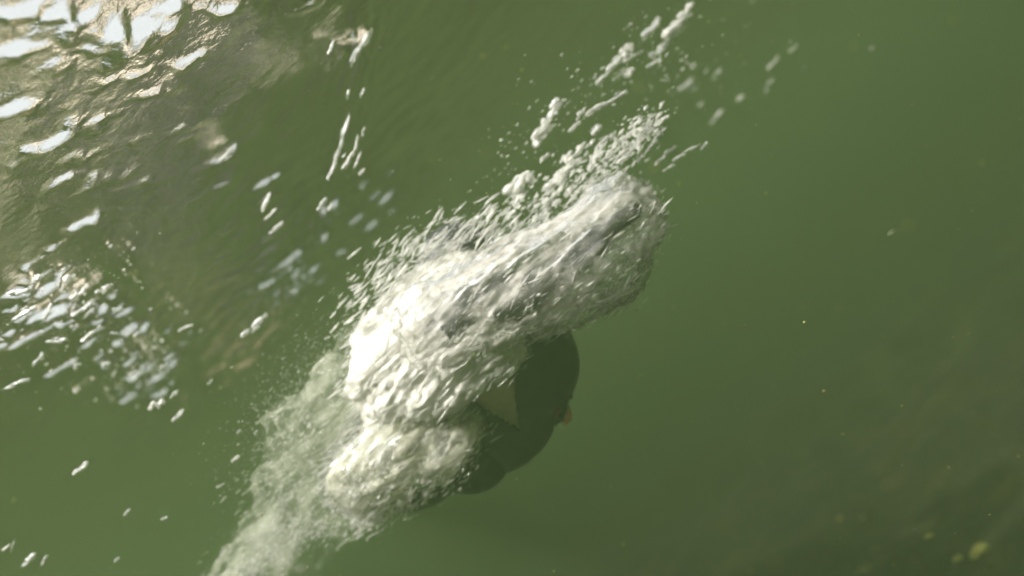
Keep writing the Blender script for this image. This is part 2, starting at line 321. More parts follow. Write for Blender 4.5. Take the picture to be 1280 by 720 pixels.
def remeshed(bm, voxel, smooth=4, sfac=0.5):
    me = bpy.data.meshes.new('tmp'); bm.to_mesh(me); bm.free()
    o = bpy.data.objects.new('tmp', me); C.objects.link(o)
    md = o.modifiers.new('r', 'REMESH'); md.mode = 'VOXEL'; md.voxel_size = voxel
    if smooth:
        ms = o.modifiers.new('s', 'SMOOTH'); ms.iterations = smooth; ms.factor = sfac
    dg = bpy.context.evaluated_depsgraph_get()
    res = bpy.data.meshes.new_from_object(o.evaluated_get(dg))
    bpy.data.objects.remove(o); bpy.data.meshes.remove(me)
    return res

def verts_np(me):
    V = np.empty(len(me.vertices) * 3, np.float32); me.vertices.foreach_get('co', V)
    Nn = np.empty(len(me.vertices) * 3, np.float32); me.vertices.foreach_get('normal', Nn)
    return V.reshape(-1, 3), Nn.reshape(-1, 3)

# head frame: columns = (side, face, crown)
HC = Vector((-0.105, 1.435, -0.315))
crown = Vector((0.255, -0.04, 0.065)).normalized()
face = Vector((0.24, 0.62, -0.78)); face = (face - crown * face.dot(crown)).normalized()
side = face.cross(crown).normalized()
HF = Matrix((side, face, crown)).transposed()
def hp(s, f, c): return HC + side * s + face * f + crown * c

def head_shapes(bm):
    ellip(bm, hp(0, -.012, .035), (.077, .098, .092), HF)
    ellip(bm, hp(0, .026, -.045), (.068, .080, .095), HF)
    ellip(bm, hp(0, .052, -.098), (.042, .036, .036), HF)          # chin
    ellip(bm, hp(0, .004, -.130), (.062, .066, .060), HF)          # throat
    ellip(bm, hp(0, .068, .030), (.052, .018, .020), HF)           # brow
def face_shapes(bm):
    capsule(bm, hp(0, .078, .020), hp(0, .100, -.022), .009, .014)  # nose
    for s in (-1, 1):
        ellip(bm, hp(.012 * s, .092, -.022), (.009, .010, .008), HF)
        ellip(bm, hp(.064 * s, -.010, .012), (.010, .018, .026), HF)   # ear
        ellip(bm, hp(.032 * s, .070, .004), (.013, .010, .008), HF)     # closed eye
    ellip(bm, hp(0, .085, -.052), (.024, .010, .007), HF)          # lips
    ellip(bm, hp(0, .083, -.064), (.020, .010, .008), HF)

NECK = Vector((-0.205, 1.50, -0.285))
CHEST = Vector((-0.30, 1.68, -0.27)); WAIST = Vector((-0.40, 1.90, -0.24)); PELV = Vector((-0.47, 2.06, -0.22))
bax = (CHEST - PELV).normalized()
brg = bax.cross(Vector((0, -.35, .94))).normalized()          # swimmer's right, body rolled in the stroke
bup = brg.cross(bax).normalized()
BF = Matrix((brg, bax, bup)).transposed()
SHR = Vector((-0.22, 1.42, -0.19)); ELR = Vector((-0.08, 1.335, -0.200)); WRR = Vector((0.055, 1.335, -0.240))
SHL = Vector((-0.045, 1.60, -0.085)); ELL = Vector((-0.19, 1.84, -0.10)); WRL = Vector((-0.33, 2.03, -0.13))
LEGS = [(PELV + brg * .09, Vector((-.66, 2.46, -.20)), Vector((-.80, 2.86, -.14)), Vector((-.88, 3.05, -.12))),
        (PELV - brg * .09, Vector((-.55, 2.48, -.30)), Vector((-.72, 2.87, -.27)), Vector((-.80, 3.06, -.22)))]

def torso_shapes(bm, g=0.0):
    ellip(bm, CHEST, (.165 + g, .19 + g, .115 + g), BF)
    ellip(bm, (CHEST + WAIST) / 2, (.145 + g, .20 + g, .10 + g), BF)
    ellip(bm, WAIST, (.13 + g, .16 + g, .095 + g), BF)
    ellip(bm, PELV, (.155 + g, .15 + g, .11 + g), BF)
    capsule(bm, CHEST, SHR, .09 + g, .062 + g); capsule(bm, CHEST, SHL, .09 + g, .075 + g)
    capsule(bm, SHR, ELR, .055 + g, .042 + g); capsule(bm, ELR, WRR, .043 + g, .027 + g)
    capsule(bm, SHL, ELL, .055 + g, .042 + g); capsule(bm, ELL, WRL, .043 + g, .027 + g)
    for hip, kn, an, toe in LEGS:
        capsule(bm, hip, kn, .082 + g, .056 + g); capsule(bm, kn, an, .058 + g, .034 + g)

def hand_shapes(bm, wr, d, palm_n, thumb_side, g=0.0):
    d = d.normalized(); palm_n = (palm_n - d * palm_n.dot(d)).normalized(); w = d.cross(palm_n).normalized() * thumb_side
    Fm = Matrix((w, d, palm_n)).transposed()
    ellip(bm, wr + d * .045, (.040 + g, .055 + g, .014 + g), Fm)
    for off, L, r in ((.030, .070, .0085), (.010, .080, .009), (-.011, .074, .0085), (-.030, .058, .0075)):
        b0 = wr + d * .082 + w * off
        k = b0 + d * (L * .5) + w * off * .25 + palm_n * .004
        capsule(bm, b0 - d * .02, k, r * 1.1 + g, r + g, 12); capsule(bm, k, k + d * (L * .5) + palm_n * .010, r + g, r * .8 + g, 12)
    t0 = wr + d * .028 + w * .030
    t1 = t0 + d * .030 + w * .026 + palm_n * .006
    capsule(bm, t0, t1, .013 + g, .010 + g, 12); capsule(bm, t1, t1 + d * .030 + w * .006, .010 + g, .008 + g, 12)

person = bpy.data.objects.new('person', None); C.objects.link(person)
tag(person, 'swimmer in dark hood and wetsuit, face down, arm reaching forward through white foam', 'person')

bm = bmesh.new()
head_shapes(bm); face_shapes(bm)
capsule(bm, hp(0, -.01, -.05), NECK, .058, .062); capsule(bm, NECK, CHEST, .065, .10)
torso_shapes(bm)
hand_shapes(bm, WRR, Vector((.12, -.005, .012)), Vector((0, .25, -1)), -1)
hand_shapes(bm, WRL, WRL - ELL, Vector((.3, -.4, -.8)), 1)
for hip, kn, an, toe in LEGS:
    capsule(bm, an, toe, .036, .024); ellip(bm, an + (an - kn).normalized() * .01, (.04, .04, .04))
link('body', remeshed(bm, 0.006, 3), M['skin'], person)

bm = bmesh.new()
torso_shapes(bm, .006); capsule(bm, NECK + (CHEST - NECK) * .12, CHEST, .070, .11)
link('wetsuit', remeshed(bm, 0.008, 3), M['neoprene'], person)

for wr_, d_, n_, ts in ((WRR, Vector((.12, -.005, .012)), Vector((0, .25, -1)), -1), (WRL, WRL - ELL, Vector((.3, -.4, -.8)), 1)):
    bm = bmesh.new(); hand_shapes(bm, wr_, d_, n_, ts, .003); capsule(bm, wr_ - d_.normalized() * .03, wr_ + d_.normalized() * .02, .033, .031)
    link('glove', remeshed(bm, 0.005, 2), M['neoprene'], person)

# hood: head and neck grown a little, open at the face, cut away at the side of the neck
bm = bmesh.new(); head_shapes(bm); capsule(bm, hp(0, -.01, -.05), NECK + (CHEST - NECK) * .55, .060, .085)
hm_ = remeshed(bm, 0.0032, 8)
V, Nn = verts_np(hm_); V2 = V + Nn * .006
hm_.vertices.foreach_set('co', V2.astype(np.float32).ravel())
bm = bmesh.new(); bm.from_mesh(hm_); bpy.data.meshes.remove(hm_)
def in_opening(co):
    q = co - HC; s, f, c = q.dot(side), q.dot(face), q.dot(crown)
    if f > .062 and -.085 < c < .038 and abs(s) < .055: return True
    # bare skin of the neck between hood and collar, a wedge on the near side
    if q.dot(side) * SIDE < .0: return False
    def e(ax, az, bx, bz): return (bx - ax) * (co.z - az) - (bz - az) * (co.x - ax)
    T = TRI
    k = [e(*T[0], *T[1]) > 0, e(*T[1], *T[2]) > 0, e(*T[2], *T[0]) > 0]
    return all(k) or not any(k)
TRI = ((-0.165, -0.275), (-0.086, -0.312), (-0.134, -0.376))
SIDE = 1 if side.y < 0 else -1
kill = [f_ for f_ in bm.faces if in_opening(f_.calc_center_median())]
bmesh.ops.delete(bm, geom=kill, context='FACES')
me = bpy.data.meshes.new('hood'); bm.to_mesh(me); bm.free()
ho = link('hood', me, M['neoprene'], person)
md = ho.modifiers.new('t', 'SOLIDIFY'); md.thickness = .003; md.offset = 1

def tube(name, pts, r, mat, parent, seg=8):
    pts = [Vector(p) for p in pts]
    Vs, Fs = [], []
    for i, p in enumerate(pts):
        t = (pts[min(i + 1, len(pts) - 1)] - pts[max(i - 1, 0)]).normalized()
        q = t.to_track_quat('Z', 'Y')
        for k in range(seg):
            a = 2 * math.pi * k / seg
            Vs.append(p + q @ Vector((math.cos(a) * r, math.sin(a) * r, 0)))
    for i in range(len(pts) - 1):
        for k in range(seg):
            Fs.append((i * seg + k, i * seg + (k + 1) % seg, (i + 1) * seg + (k + 1) % seg, (i + 1) * seg + k))
    return link(name, np_mesh(name, Vs, Fs), mat, parent)

# goggles: two amber lenses in rubber cups, bridge and strap
gog = bpy.data.objects.new('goggles', None); C.objects.link(gog); gog.parent = person
gog['label'] = 'small orange tinted swim goggles under the hood'
for s in (-1, 1):
    bm = bmesh.new(); ellip(bm, hp(.033 * s, .088, .006), (.029, .016, .020), HF)
    me = bpy.data.meshes.new('lens'); bm.to_mesh(me); bm.free(); link('lens', me, M['amber'], gog)
    ring = [hp(.033 * s + .030 * math.cos(a), .084 - .012 * abs(math.cos(a)), .006 + .021 * math.sin(a)) for a in np.linspace(0, 2 * math.pi, 25)]
    tube('cup', ring, .005, M['rubber'], gog)
    bm = bmesh.new(); ellip(bm, hp(.060 * s, .078, -.002), (.006, .010, .006), HF, 12)
    me = bpy.data.meshes.new('clip'); bm.to_mesh(me); bm.free(); link('clip', me, M['clip'], gog)
tube('bridge', [hp(x, .098 - abs(x) * .3, .008) for x in (-.01, -.005, 0, .005, .01)], .003, M['rubber'], gog)

# ------------------------------------------------------------------ foam wrapped round the arm and shoulder
def displaced(me, amp, sx, s, seed):
    V, Nn = verts_np(me)
    out = np.empty_like(V)
    off = Vector((seed * 3.1, seed * 1.7, seed))
    for i in range(len(V)):
        p = Vector((V[i, 0] * sx, V[i, 1] * s, V[i, 2] * s)) + off
        h = noise.fractal(p, 0.9, 2.1, 4) * amp + noise.fractal(p * 3.7, 0.8, 2.0, 2) * amp * .35
        out[i] = V[i] + Nn[i] * h
    me.vertices.foreach_set('co', out.ravel()); me.update()
    return me

def foam(name, build, voxel, amp, sx, s, seed, mat, label):
    bm = bmesh.new(); build(bm)
    me = displaced(remeshed(bm, voxel, 3), amp, sx, s, seed)
    return tag(link(name, me, mat), label, 'foam', kind='stuff')

def arm_sheath(g):
    def b(bm):
        capsule(bm, (-.12, 1.345, -.185), (.02, 1.33, -.222), .080 + g, .080 + g)
        capsule(bm, (.02, 1.33, -.222), (.12, 1.333, -.256), .080 + g, .083 + g)
        capsule(bm, (.12, 1.333, -.256), (.188, 1.336, -.238), .083 + g, .068 + g)
    return b
foam('arm_foam', arm_sheath(0), .0045, .010, 7, 34, 1, M['foam_arm'], 'lacy white air sheath round the reaching arm, rounded at its tip')
foam('arm_froth', arm_sheath(-.016), .007, .010, 7, 26, 4, M['foam_patch'], 'inner layer of froth against the reaching arm')

def shoulder(bm):
    ellip(bm, (-.150, 1.385, -.170), (.135, .07, .090)); ellip(bm, (-.225, 1.375, -.195), (.082, .065, .080))
    ellip(bm, (-.145, 1.335, -.232), (.110, .045, .062)); ellip(bm, (-.082, 1.328, -.238), (.062, .042, .064))
    ellip(bm, (-.09, 1.365, -.15), (.09, .055, .06))
foam('shoulder_foam', shoulder, .0045, .013, 8, 34, 2, M['foam_dense'], 'bright white sunlit foam over the shoulder and upper arm')

def lobe(g):
    def b(bm):
        ellip(bm, (-.30, 1.40, -.285), (.115 + g, .07, .060 + g)); ellip(bm, (-.36, 1.42, -.26), (.075 + g, .06, .045 + g))
        ellip(bm, (-.245, 1.385, -.322), (.085 + g, .05, .044 + g)); ellip(bm, (-.25, 1.39, -.255), (.085 + g, .055, .050 + g)); ellip(bm, (-.37, 1.44, -.315), (.07 + g, .05, .030 + g))
    return b
foam('chest_foam', lobe(0), .005, .013, 8, 26, 3, M['foam_lace'], 'pale lacy foam trailing below the chest behind the dark head')
foam('chest_froth', lobe(-.018), .007, .016, 11, 24, 6, M['foam_lace'], 'inner froth under the chest')

# ------------------------------------------------------------------ bubbles
def blob(seed, sub=2, lump=0.22):
    bm = bmesh.new(); bmesh.ops.create_icosphere(bm, subdivisions=sub, radius=1)
    for v in bm.verts:
        n_ = noise.fractal(v.co * 1.3 + Vector((seed * 5.3, seed, 0)), 1, 2, 2)
        v.co = v.co * (1 + lump * n_)
    me = bpy.data.meshes.new('air_bubble'); bm.to_mesh(me); bm.free()
    me.polygons.foreach_set('use_smooth', [True] * len(me.polygons))
    return me
def tuft(seed, n):
    """a torn air pocket: overlapping drawn-out bubbles inside a unit ball"""
    r = random.Random(seed); bm = bmesh.new()
    for k in range(n):
        t = r.uniform(-.72, .72); q = math.sqrt(max(.05, 1 - t * t)) * .62
        c = Vector((t, r.gauss(0, .42) * q, r.gauss(0, .42) * q))
        L = r.uniform(.18, .42); w = r.uniform(.14, .42)
        T = Matrix.Translation(c) @ Matrix.Rotation(r.gauss(0, .12), 4, 'Z') @ Matrix.Diagonal((L, w, w * r.uniform(.6, 1.2), 1))
        bmesh.ops.create_icosphere(bm, subdivisions=2, radius=1, matrix=T)
    for v in bm.verts:
        v.co *= 1 + .2 * noise.fractal(v.co * 2.2 + Vector((seed * 5.3, seed, 0)), 1, 2, 2)
    me = bpy.data.meshes.new('air_bubble'); bm.to_mesh(me); bm.free()
    me.polygons.foreach_set('use_smooth', [True] * len(me.polygons))
    return me
BLOBS = [tuft(i, (10, 16, 24)[i % 3]) for i in range(9)]
for i, b in enumerate(BLOBS): b.materials.append(M['froth' if i % 2 else 'bubble'])

def bubble(x, y, z, l, w, ang, tilt, label, group):
    o = bpy.data.objects.new('air_bubble', random.choice(BLOBS)); C.objects.link(o)
    o.location = (x, y, z); o.scale = (l / 2, w / 2, w / 2)
    o.rotation_euler = (random.uniform(0, 6.28), -tilt, ang)
    return tag(o, label, 'bubble', group)

def swarm(name, pts, label, sub=1, mat='streak'):
    """pts rows: x y z l w ang tilt"""
    base = blob(3, sub, .2)
    Vb, _ = verts_np(base); Fb = np.array([p.vertices[:] for p in base.polygons], np.int32)
    Vs, Fs = [], []
    for i, (x, y, z, l, w, ang, tilt) in enumerate(pts):
        v = Vb * np.array([l / 2, w / 2, w / 2]) * (1 + .12 * rng.normal(size=(len(Vb), 1)))
        ct, st = math.cos(tilt), math.sin(tilt); ca, sa = math.cos(ang), math.sin(ang)
        vx = v[:, 0] * ct - v[:, 2] * st; vz = v[:, 0] * st + v[:, 2] * ct
        Vs.append(np.stack([vx * ca - v[:, 1] * sa + x, vx * sa + v[:, 1] * ca + y, vz + z], 1)); Fs.append(Fb + i * len(Vb))
    me = np_mesh(name, np.concatenate(Vs), np.concatenate(Fs))
    return tag(link(name, me, M[mat]), label, 'bubbles', kind='stuff')
#BUBBLES
BUB = [
('A',0.075,1.401,-0.109,0.0267,0.0117,0.02,'silvery bubble in the scatter above the reaching arm, leftmost'),
('A',0.1,1.398,-0.083,0.02,0.01,0.08,'silvery bubble in the scatter above the reaching arm, second from the left'),
('A',0.098,1.4,-0.101,0.0367,0.0233,-0.01,'silvery bubble in the scatter above the reaching arm, third from the left'),
('A',0.119,1.397,-0.081,0.0666,0.0333,-0.01,'bright white bubble leftmost beside the streaks over the arm'),
('A',0.112,1.399,-0.099,0.0267,0.0133,0.16,'silvery bubble in the scatter above the reaching arm, fifth from the left'),
('A',0.112,1.402,-0.118,0.0233,0.01,0.02,'silvery bubble in the scatter above the reaching arm, sixth from the left'),
('A',0.11,1.404,-0.142,0.05,0.0233,-0.1,'white bubble touching the upper edge of the arm foam'),
('A',0.199,1.393,-0.041,0.0566,0.0333,0.16,'large cream bubble alone at the upper left of the hand bubbles'),
('A',0.177,1.397,-0.075,0.0233,0.01,-0.01,'silvery bubble in the scatter above the reaching arm, ninth from the left'),
('A',0.143,1.403,-0.131,0.0367,0.025,-0.01,'small bright white bubble just above the forearm foam'),
('A',0.215,1.394,-0.047,0.02,0.01,0.16,'silvery bubble in the scatter above the reaching arm, eleventh from the left'),
('A',0.237,1.391,-0.027,0.04,0.0233,0.34,'small foamy bubble above the large cream bubble'),
('A',0.162,1.401,-0.116,0.05,0.0233,-0.1,'silvery bubble in the scatter above the reaching arm, thirteenth from the left'),
('A',0.179,1.401,-0.109,0.0267,0.01,-0.01,'silvery bubble in the scatter above the reaching arm, fourteenth from the left'),
('A',0.255,1.391,-0.027,0.0167,0.0083,0.08,'silvery bubble in the scatter above the reaching arm, fifteenth from the left'),
('A',0.197,1.401,-0.112,0.06,0.0217,0.02,'silvery bubble in the scatter above the reaching arm, sixteenth from the left'),
('A',0.172,1.404,-0.141,0.03,0.01,0.08,'silvery bubble in the scatter above the reaching arm, seventeenth from the left'),
('A',0.218,1.4,-0.1,0.0466,0.025,0.08,'silvery bubble in the scatter above the reaching arm, eighteenth from the left'),
('A',0.245,1.396,-0.069,0.03,0.01,0.08,'silvery bubble in the scatter above the reaching arm, nineteenth from the left'),
('A',0.263,1.395,-0.061,0.02,0.0083,-0.01,'silvery bubble in the scatter above the reaching arm, twentieth from the left'),
('A',0.198,1.404,-0.136,0.0233,0.01,0.02,'silvery bubble in the scatter above the reaching arm, twenty-first from the left'),
('A',0.27,1.395,-0.057,0.02,0.0083,-0.01,'silvery bubble in the scatter above the reaching arm, twenty-second from the left'),
('A',0.203,1.405,-0.15,0.0267,0.01,0.08,'silvery bubble in the scatter above the reaching arm, twenty-third from the left'),
('A',0.245,1.4,-0.106,0.0233,0.0083,0.02,'silvery bubble in the scatter above the reaching arm, twenty-fourth from the left'),
('A',0.234,1.403,-0.13,0.04,0.0333,0.25,'round white bubble against the cloud over the hand'),
('A',0.287,1.396,-0.068,0.04,0.0117,-0.01,'silvery bubble in the scatter above the reaching arm, twenty-sixth from the left'),
('A',0.267,1.399,-0.095,0.0233,0.015,0.08,'silvery bubble in the scatter above the reaching arm, twenty-seventh from the left'),
('A',0.249,1.402,-0.122,0.0233,0.01,0.08,'silvery bubble in the scatter above the reaching arm, twenty-eighth from the left'),
('A',0.261,1.401,-0.116,0.03,0.01,0.08,'silvery bubble in the scatter above the reaching arm, twenty-ninth from the left'),
('A',0.254,1.404,-0.139,0.0333,0.0133,0.08,'silvery bubble in the scatter above the reaching arm, thirtieth from the left'),
('A',0.276,1.402,-0.119,0.0267,0.0117,0.16,'silvery bubble in the scatter above the reaching arm, thirty-first from the left'),
('A',0.325,1.397,-0.077,0.05,0.0117,0.02,'silvery bubble in the scatter above the reaching arm, rightmost'),
('B',0.365,1.569,0.002,0.0225,0.0113,0.02,'pale bubble of the upper trail, leftmost'),
('B',0.378,1.569,0.002,0.0526,0.0131,0.02,'bright orange tinged streak at the lower end of the upper bubble trail'),
('B',0.403,1.569,0.007,0.0413,0.0206,0.08,'pale bubble of the upper trail, third from the left'),
('B',0.4,1.571,-0.013,0.0488,0.0113,0.02,'pale bubble of the upper trail, fourth from the left'),
('B',0.437,1.568,0.012,0.0338,0.0225,0.16,'brightest bubble of the upper trail with a white core'),
('B',0.415,1.572,-0.022,0.0263,0.0169,0.08,'pale bubble of the upper trail, sixth from the left'),
('B',0.439,1.57,-0.005,0.0563,0.0094,0.08,'pale bubble of the upper trail, seventh from the left'),
('B',0.495,1.568,0.012,0.0713,0.0225,0.16,'long pale bubble near the head of the upper trail'),
('B',0.46,1.574,-0.038,0.0338,0.015,-0.01,'pale bubble of the upper trail, ninth from the left'),
('B',0.48,1.573,-0.028,0.0488,0.03,0.13,'soft grey bubble below the two long pale ones'),
('B',0.514,1.572,-0.024,0.0451,0.0113,-0.1,'pale bubble of the upper trail, eleventh from the left'),
('B',0.527,1.571,-0.013,0.0563,0.03,0.08,'pale bubble of the upper trail, twelfth from the left'),
('B',0.563,1.57,-0.003,0.0563,0.0188,0.08,'pale foamy bubble highest in the upper trail'),
('B',0.557,1.571,-0.014,0.0375,0.0094,0.08,'pale bubble of the upper trail, rightmost'),
('C',0.717,2.372,0.021,0.0606,0.026,0.02,'bubble with a bright core right of the upper trail'),
('C',0.721,2.374,0.0,0.0347,0.013,-0.01,'faint bubble scattered right of the upper trail, second from the left'),
('C',0.764,2.369,0.049,0.0217,0.0108,0.08,'faint bubble scattered right of the upper trail, third from the left'),
('C',0.712,2.379,-0.043,0.0217,0.0087,0.02,'faint bubble scattered right of the upper trail, fourth from the left'),
('C',0.72,2.386,-0.097,0.0736,0.0152,0.13,'long thin bubble streak pointing up right of the hand'),
('C',0.799,2.376,-0.009,0.052,0.013,0.13,'faint bubble scattered right of the upper trail, sixth from the left'),
('C',0.806,2.386,-0.1,0.0303,0.0152,0.02,'faint lone bubble far right of the hand'),
('C',0.998,2.366,0.077,0.0217,0.0087,0.08,'faint bubble scattered right of the upper trail, eighth from the left'),
('C',0.871,2.389,-0.13,0.026,0.0087,0.02,'faint bubble scattered right of the upper trail, ninth from the left'),
('C',0.895,2.388,-0.119,0.0303,0.0108,0.02,'faint bubble scattered right of the upper trail, tenth from the left'),
('C',0.935,2.384,-0.085,0.0477,0.0152,0.08,'pale bubble second from the right edge of the bubble scatter'),
('C',1.003,2.385,-0.092,0.0303,0.0108,0.02,'farthest right small bubble streak of the scatter'),
('C',0.988,2.392,-0.15,0.0217,0.0087,-0.19,'faint bubble scattered right of the upper trail, thirteenth from the left'),
('C',1.163,2.401,-0.228,0.0195,0.0108,-0.19,'faint bubble scattered right of the upper trail, rightmost'),
('D',0.26,1.367,-0.165,0.0374,0.0112,0.08,'foamy bubble in the burst at the fingertips, leftmost'),
('D',0.281,1.366,-0.163,0.0349,0.0112,0.02,'foamy bubble in the burst at the fingertips, second from the left'),
('D',0.301,1.366,-0.159,0.0324,0.01,-0.01,'foamy bubble in the burst at the fingertips, third from the left'),
('D',0.293,1.368,-0.18,0.0374,0.01,0.02,'foamy bubble in the burst at the fingertips, fourth from the left'),
('D',0.327,1.366,-0.156,0.0324,0.0087,-0.05,'foamy bubble in the burst at the fingertips, fifth from the left'),
('D',0.31,1.368,-0.177,0.0274,0.01,-0.01,'foamy bubble in the burst at the fingertips, sixth from the left'),
('D',0.326,1.367,-0.172,0.0299,0.0075,0.08,'foamy bubble in the burst at the fingertips, seventh from the left'),
('D',0.306,1.371,-0.203,0.0274,0.0087,-0.1,'foamy bubble in the burst at the fingertips, eighth from the left'),
('D',0.348,1.366,-0.158,0.0324,0.0087,0.08,'foamy bubble in the burst at the fingertips, ninth from the left'),
('D',0.306,1.373,-0.22,0.0299,0.0062,-0.19,'foamy bubble in the burst at the fingertips, tenth from the left'),
('D',0.327,1.371,-0.201,0.0299,0.0075,0.02,'foamy bubble in the burst at the fingertips, eleventh from the left'),
('D',0.329,1.373,-0.218,0.0224,0.0062,-0.01,'foamy bubble in the burst at the fingertips, twelfth from the left'),
('D',0.344,1.373,-0.22,0.0498,0.0087,-0.15,'thin foam jet pointing forward past the fingertips'),
('D',0.371,1.374,-0.23,0.0174,0.0075,-0.01,'foamy bubble in the burst at the fingertips, rightmost'),
('E',-0.202,1.311,0.237,0.0445,0.0087,0.16,'single bright modelled glint alone left of the ripple flecks'),
('E',-0.213,1.399,0.171,0.0393,0.0105,0.2,'pale modelled glint along the bow ripple, second from the left'),
('E',-0.222,1.401,0.151,0.0393,0.0065,0.08,'pale modelled glint along the bow ripple, third from the left'),
('E',-0.229,1.404,0.128,0.0314,0.0105,0.16,'pale modelled glint along the bow ripple, fourth from the left'),
('E',-0.147,1.406,0.109,0.0288,0.0105,0.3,'pale modelled glint along the bow ripple, fifth from the left'),
('E',-0.139,1.407,0.097,0.0157,0.0079,0.25,'pale modelled glint along the bow ripple, sixth from the left'),
('E',0.028,1.271,0.238,0.024,0.0072,0.25,'small pale modelled glint left of the long slender streak'),
('E',-0.089,1.402,0.145,0.0785,0.0131,0.55,'longest pale streak in the row of modelled ripple glints'),
('E',-0.043,1.398,0.174,0.0654,0.0157,0.55,'tall pale modelled glint below the long slender one'),
('E',0.002,1.394,0.217,0.0209,0.0079,0.43,'pale modelled glint along the bow ripple, tenth from the left'),
('E',-0.066,1.403,0.135,0.0419,0.0092,0.44,'pale modelled glint along the bow ripple, eleventh from the left'),
('E',-0.038,1.402,0.148,0.034,0.0079,0.48,'pale modelled glint along the bow ripple, twelfth from the left'),
('E',-0.056,1.404,0.125,0.0314,0.0065,0.37,'pale modelled glint along the bow ripple, thirteenth from the left'),
('E',0.067,1.331,0.236,0.0903,0.0188,0.51,'long slender modelled glint streak just under the surface at top centre'),
('E',-0.063,1.406,0.106,0.0157,0.0065,0.34,'pale modelled glint along the bow ripple, fifteenth from the left'),
('E',0.022,1.395,0.203,0.0183,0.0065,0.43,'pale modelled glint along the bow ripple, sixteenth from the left'),
('E',-0.019,1.401,0.154,0.0236,0.0065,0.37,'pale modelled glint along the bow ripple, rightmost'),
('F',-0.904,1.416,0.019,0.0157,0.0065,0.16,'small dash in dark water at lower left, leftmost'),
('F',-0.896,1.417,0.014,0.0288,0.0065,0.13,'bright yellowish dash near the lower left corner'),
('F',-0.891,1.421,-0.02,0.0366,0.0144,-0.01,'small dash in dark water at lower left, third from the left'),
('F',-0.872,1.423,-0.037,0.0262,0.0079,0.08,'bright dash at the bottom left edge beside a soft pale patch'),
('F',-0.729,1.414,0.038,0.0445,0.0131,-0.01,'soft grey smear below the glittering patch'),
('F',-0.781,1.431,-0.113,0.0131,0.0052,0.08,'small dash in dark water at lower left, sixth from the left'),
('F',-0.718,1.426,-0.065,0.0209,0.0065,0.08,'lone bright dash in the dark water at lower left'),
('F',-0.678,1.431,-0.112,0.0157,0.0065,0.08,'small dash in dark water at lower left, eighth from the left'),
('F',-0.45,1.407,0.102,0.0236,0.0079,-0.19,'small white bubble right of the glittering patch'),
('F',-0.573,1.433,-0.131,0.0183,0.0052,-0.01,'small dash in dark water at lower left, tenth from the left'),
('F',-0.526,1.431,-0.114,0.0236,0.0079,0.08,'small dash in dark water at lower left, eleventh from the left'),
('F',-0.493,1.428,-0.084,0.0105,0.0052,0.08,'small dash in dark water at lower left, rightmost'),
('H',-0.361,1.415,0.029,0.0628,0.0236,0.25,'soft pale green air pocket left of the fine ripples'),
('H',-0.068,1.402,0.145,0.0105,0.0065,0.34,'tiny fleck beside the ripples, rightmost'),
('G',-0.648,1.3,0.242,0.0172,0.0098,-0.36,'sparkling bubble in the left glittering patch, leftmost'),
('G',-0.718,1.394,0.21,0.0576,0.0118,-0.27,'pale streak at the left edge below the glitter'),
('G',-0.543,1.22,0.24,0.0578,0.0162,-0.53,'sparkling bubble in the left glittering patch, third from the left'),
('G',-0.585,1.28,0.24,0.0484,0.0121,-0.53,'sparkling bubble in the left glittering patch, fourth from the left'),
('G',-0.514,1.22,0.238,0.03,0.0162,0.16,'sparkling bubble in the left glittering patch, fifth from the left'),
('G',-0.666,1.394,0.217,0.0366,0.0105,0.16,'bright bubble with a blue rim below the glittering patch'),
('G',-0.577,1.331,0.239,0.0326,0.0151,0.34,'sparkling bubble in the left glittering patch, seventh from the left'),
('G',-0.622,1.393,0.222,0.0523,0.0131,-0.62,'sparkling bubble in the left glittering patch, eighth from the left'),
('G',-0.514,1.291,0.239,0.0414,0.0171,0.34,'sparkling bubble in the left glittering patch, ninth from the left'),
('G',-0.622,1.399,0.17,0.0183,0.0105,-0.36,'sparkling bubble in the left glittering patch, tenth from the left'),
('G',-0.526,1.351,0.239,0.0382,0.0153,0.16,'sparkling bubble in the left glittering patch, eleventh from the left'),
('G',-0.553,1.392,0.232,0.0445,0.0131,0.02,'sparkling bubble in the left glittering patch, twelfth from the left'),
('G',-0.57,1.396,0.192,0.0445,0.0131,-0.1,'bright white bubble in the middle of the glittering patch'),
('G',-0.508,1.392,0.234,0.034,0.0183,0.16,'sparkling bubble in the left glittering patch, fourteenth from the left'),
('G',-0.586,1.402,0.14,0.0209,0.0118,-0.36,'sparkling bubble in the left glittering patch, fifteenth from the left'),
('G',-0.543,1.399,0.17,0.0236,0.0105,-0.36,'sparkling bubble in the left glittering patch, sixteenth from the left'),
('G',-0.512,1.396,0.194,0.0236,0.0118,-0.36,'sparkling bubble in the left glittering patch, seventeenth from the left'),
('G',-0.56,1.407,0.1,0.0183,0.0118,-0.36,'small sparkling bubble below right of the glitter'),
('G',-0.514,1.402,0.144,0.0157,0.0105,-0.36,'sparkling bubble in the left glittering patch, nineteenth from the left'),
('G',-0.572,1.414,0.04,0.0209,0.0118,0.34,'sparkling bubble in the left glittering patch, twentieth from the left'),
('G',-0.561,1.415,0.033,0.0262,0.0157,0.16,'sparkling bubble in the left glittering patch, twenty-first from the left'),
('G',-0.515,1.41,0.076,0.0183,0.0105,-0.01,'sparkling bubble in the left glittering patch, twenty-second from the left'),
('G',-0.533,1.415,0.03,0.0209,0.0092,0.16,'bright fleck in the small bubble swirl'),
('G',-0.552,1.418,-0.0,0.034,0.0105,-0.01,'sparkling bubble in the left glittering patch, twenty-fourth from the left'),
('G',-0.443,1.407,0.099,0.0183,0.0079,-0.36,'sparkling bubble in the left glittering patch, twenty-fifth from the left'),
('G',-0.476,1.418,0.008,0.0183,0.0065,-0.01,'sparkling bubble in the left glittering patch, rightmost')]
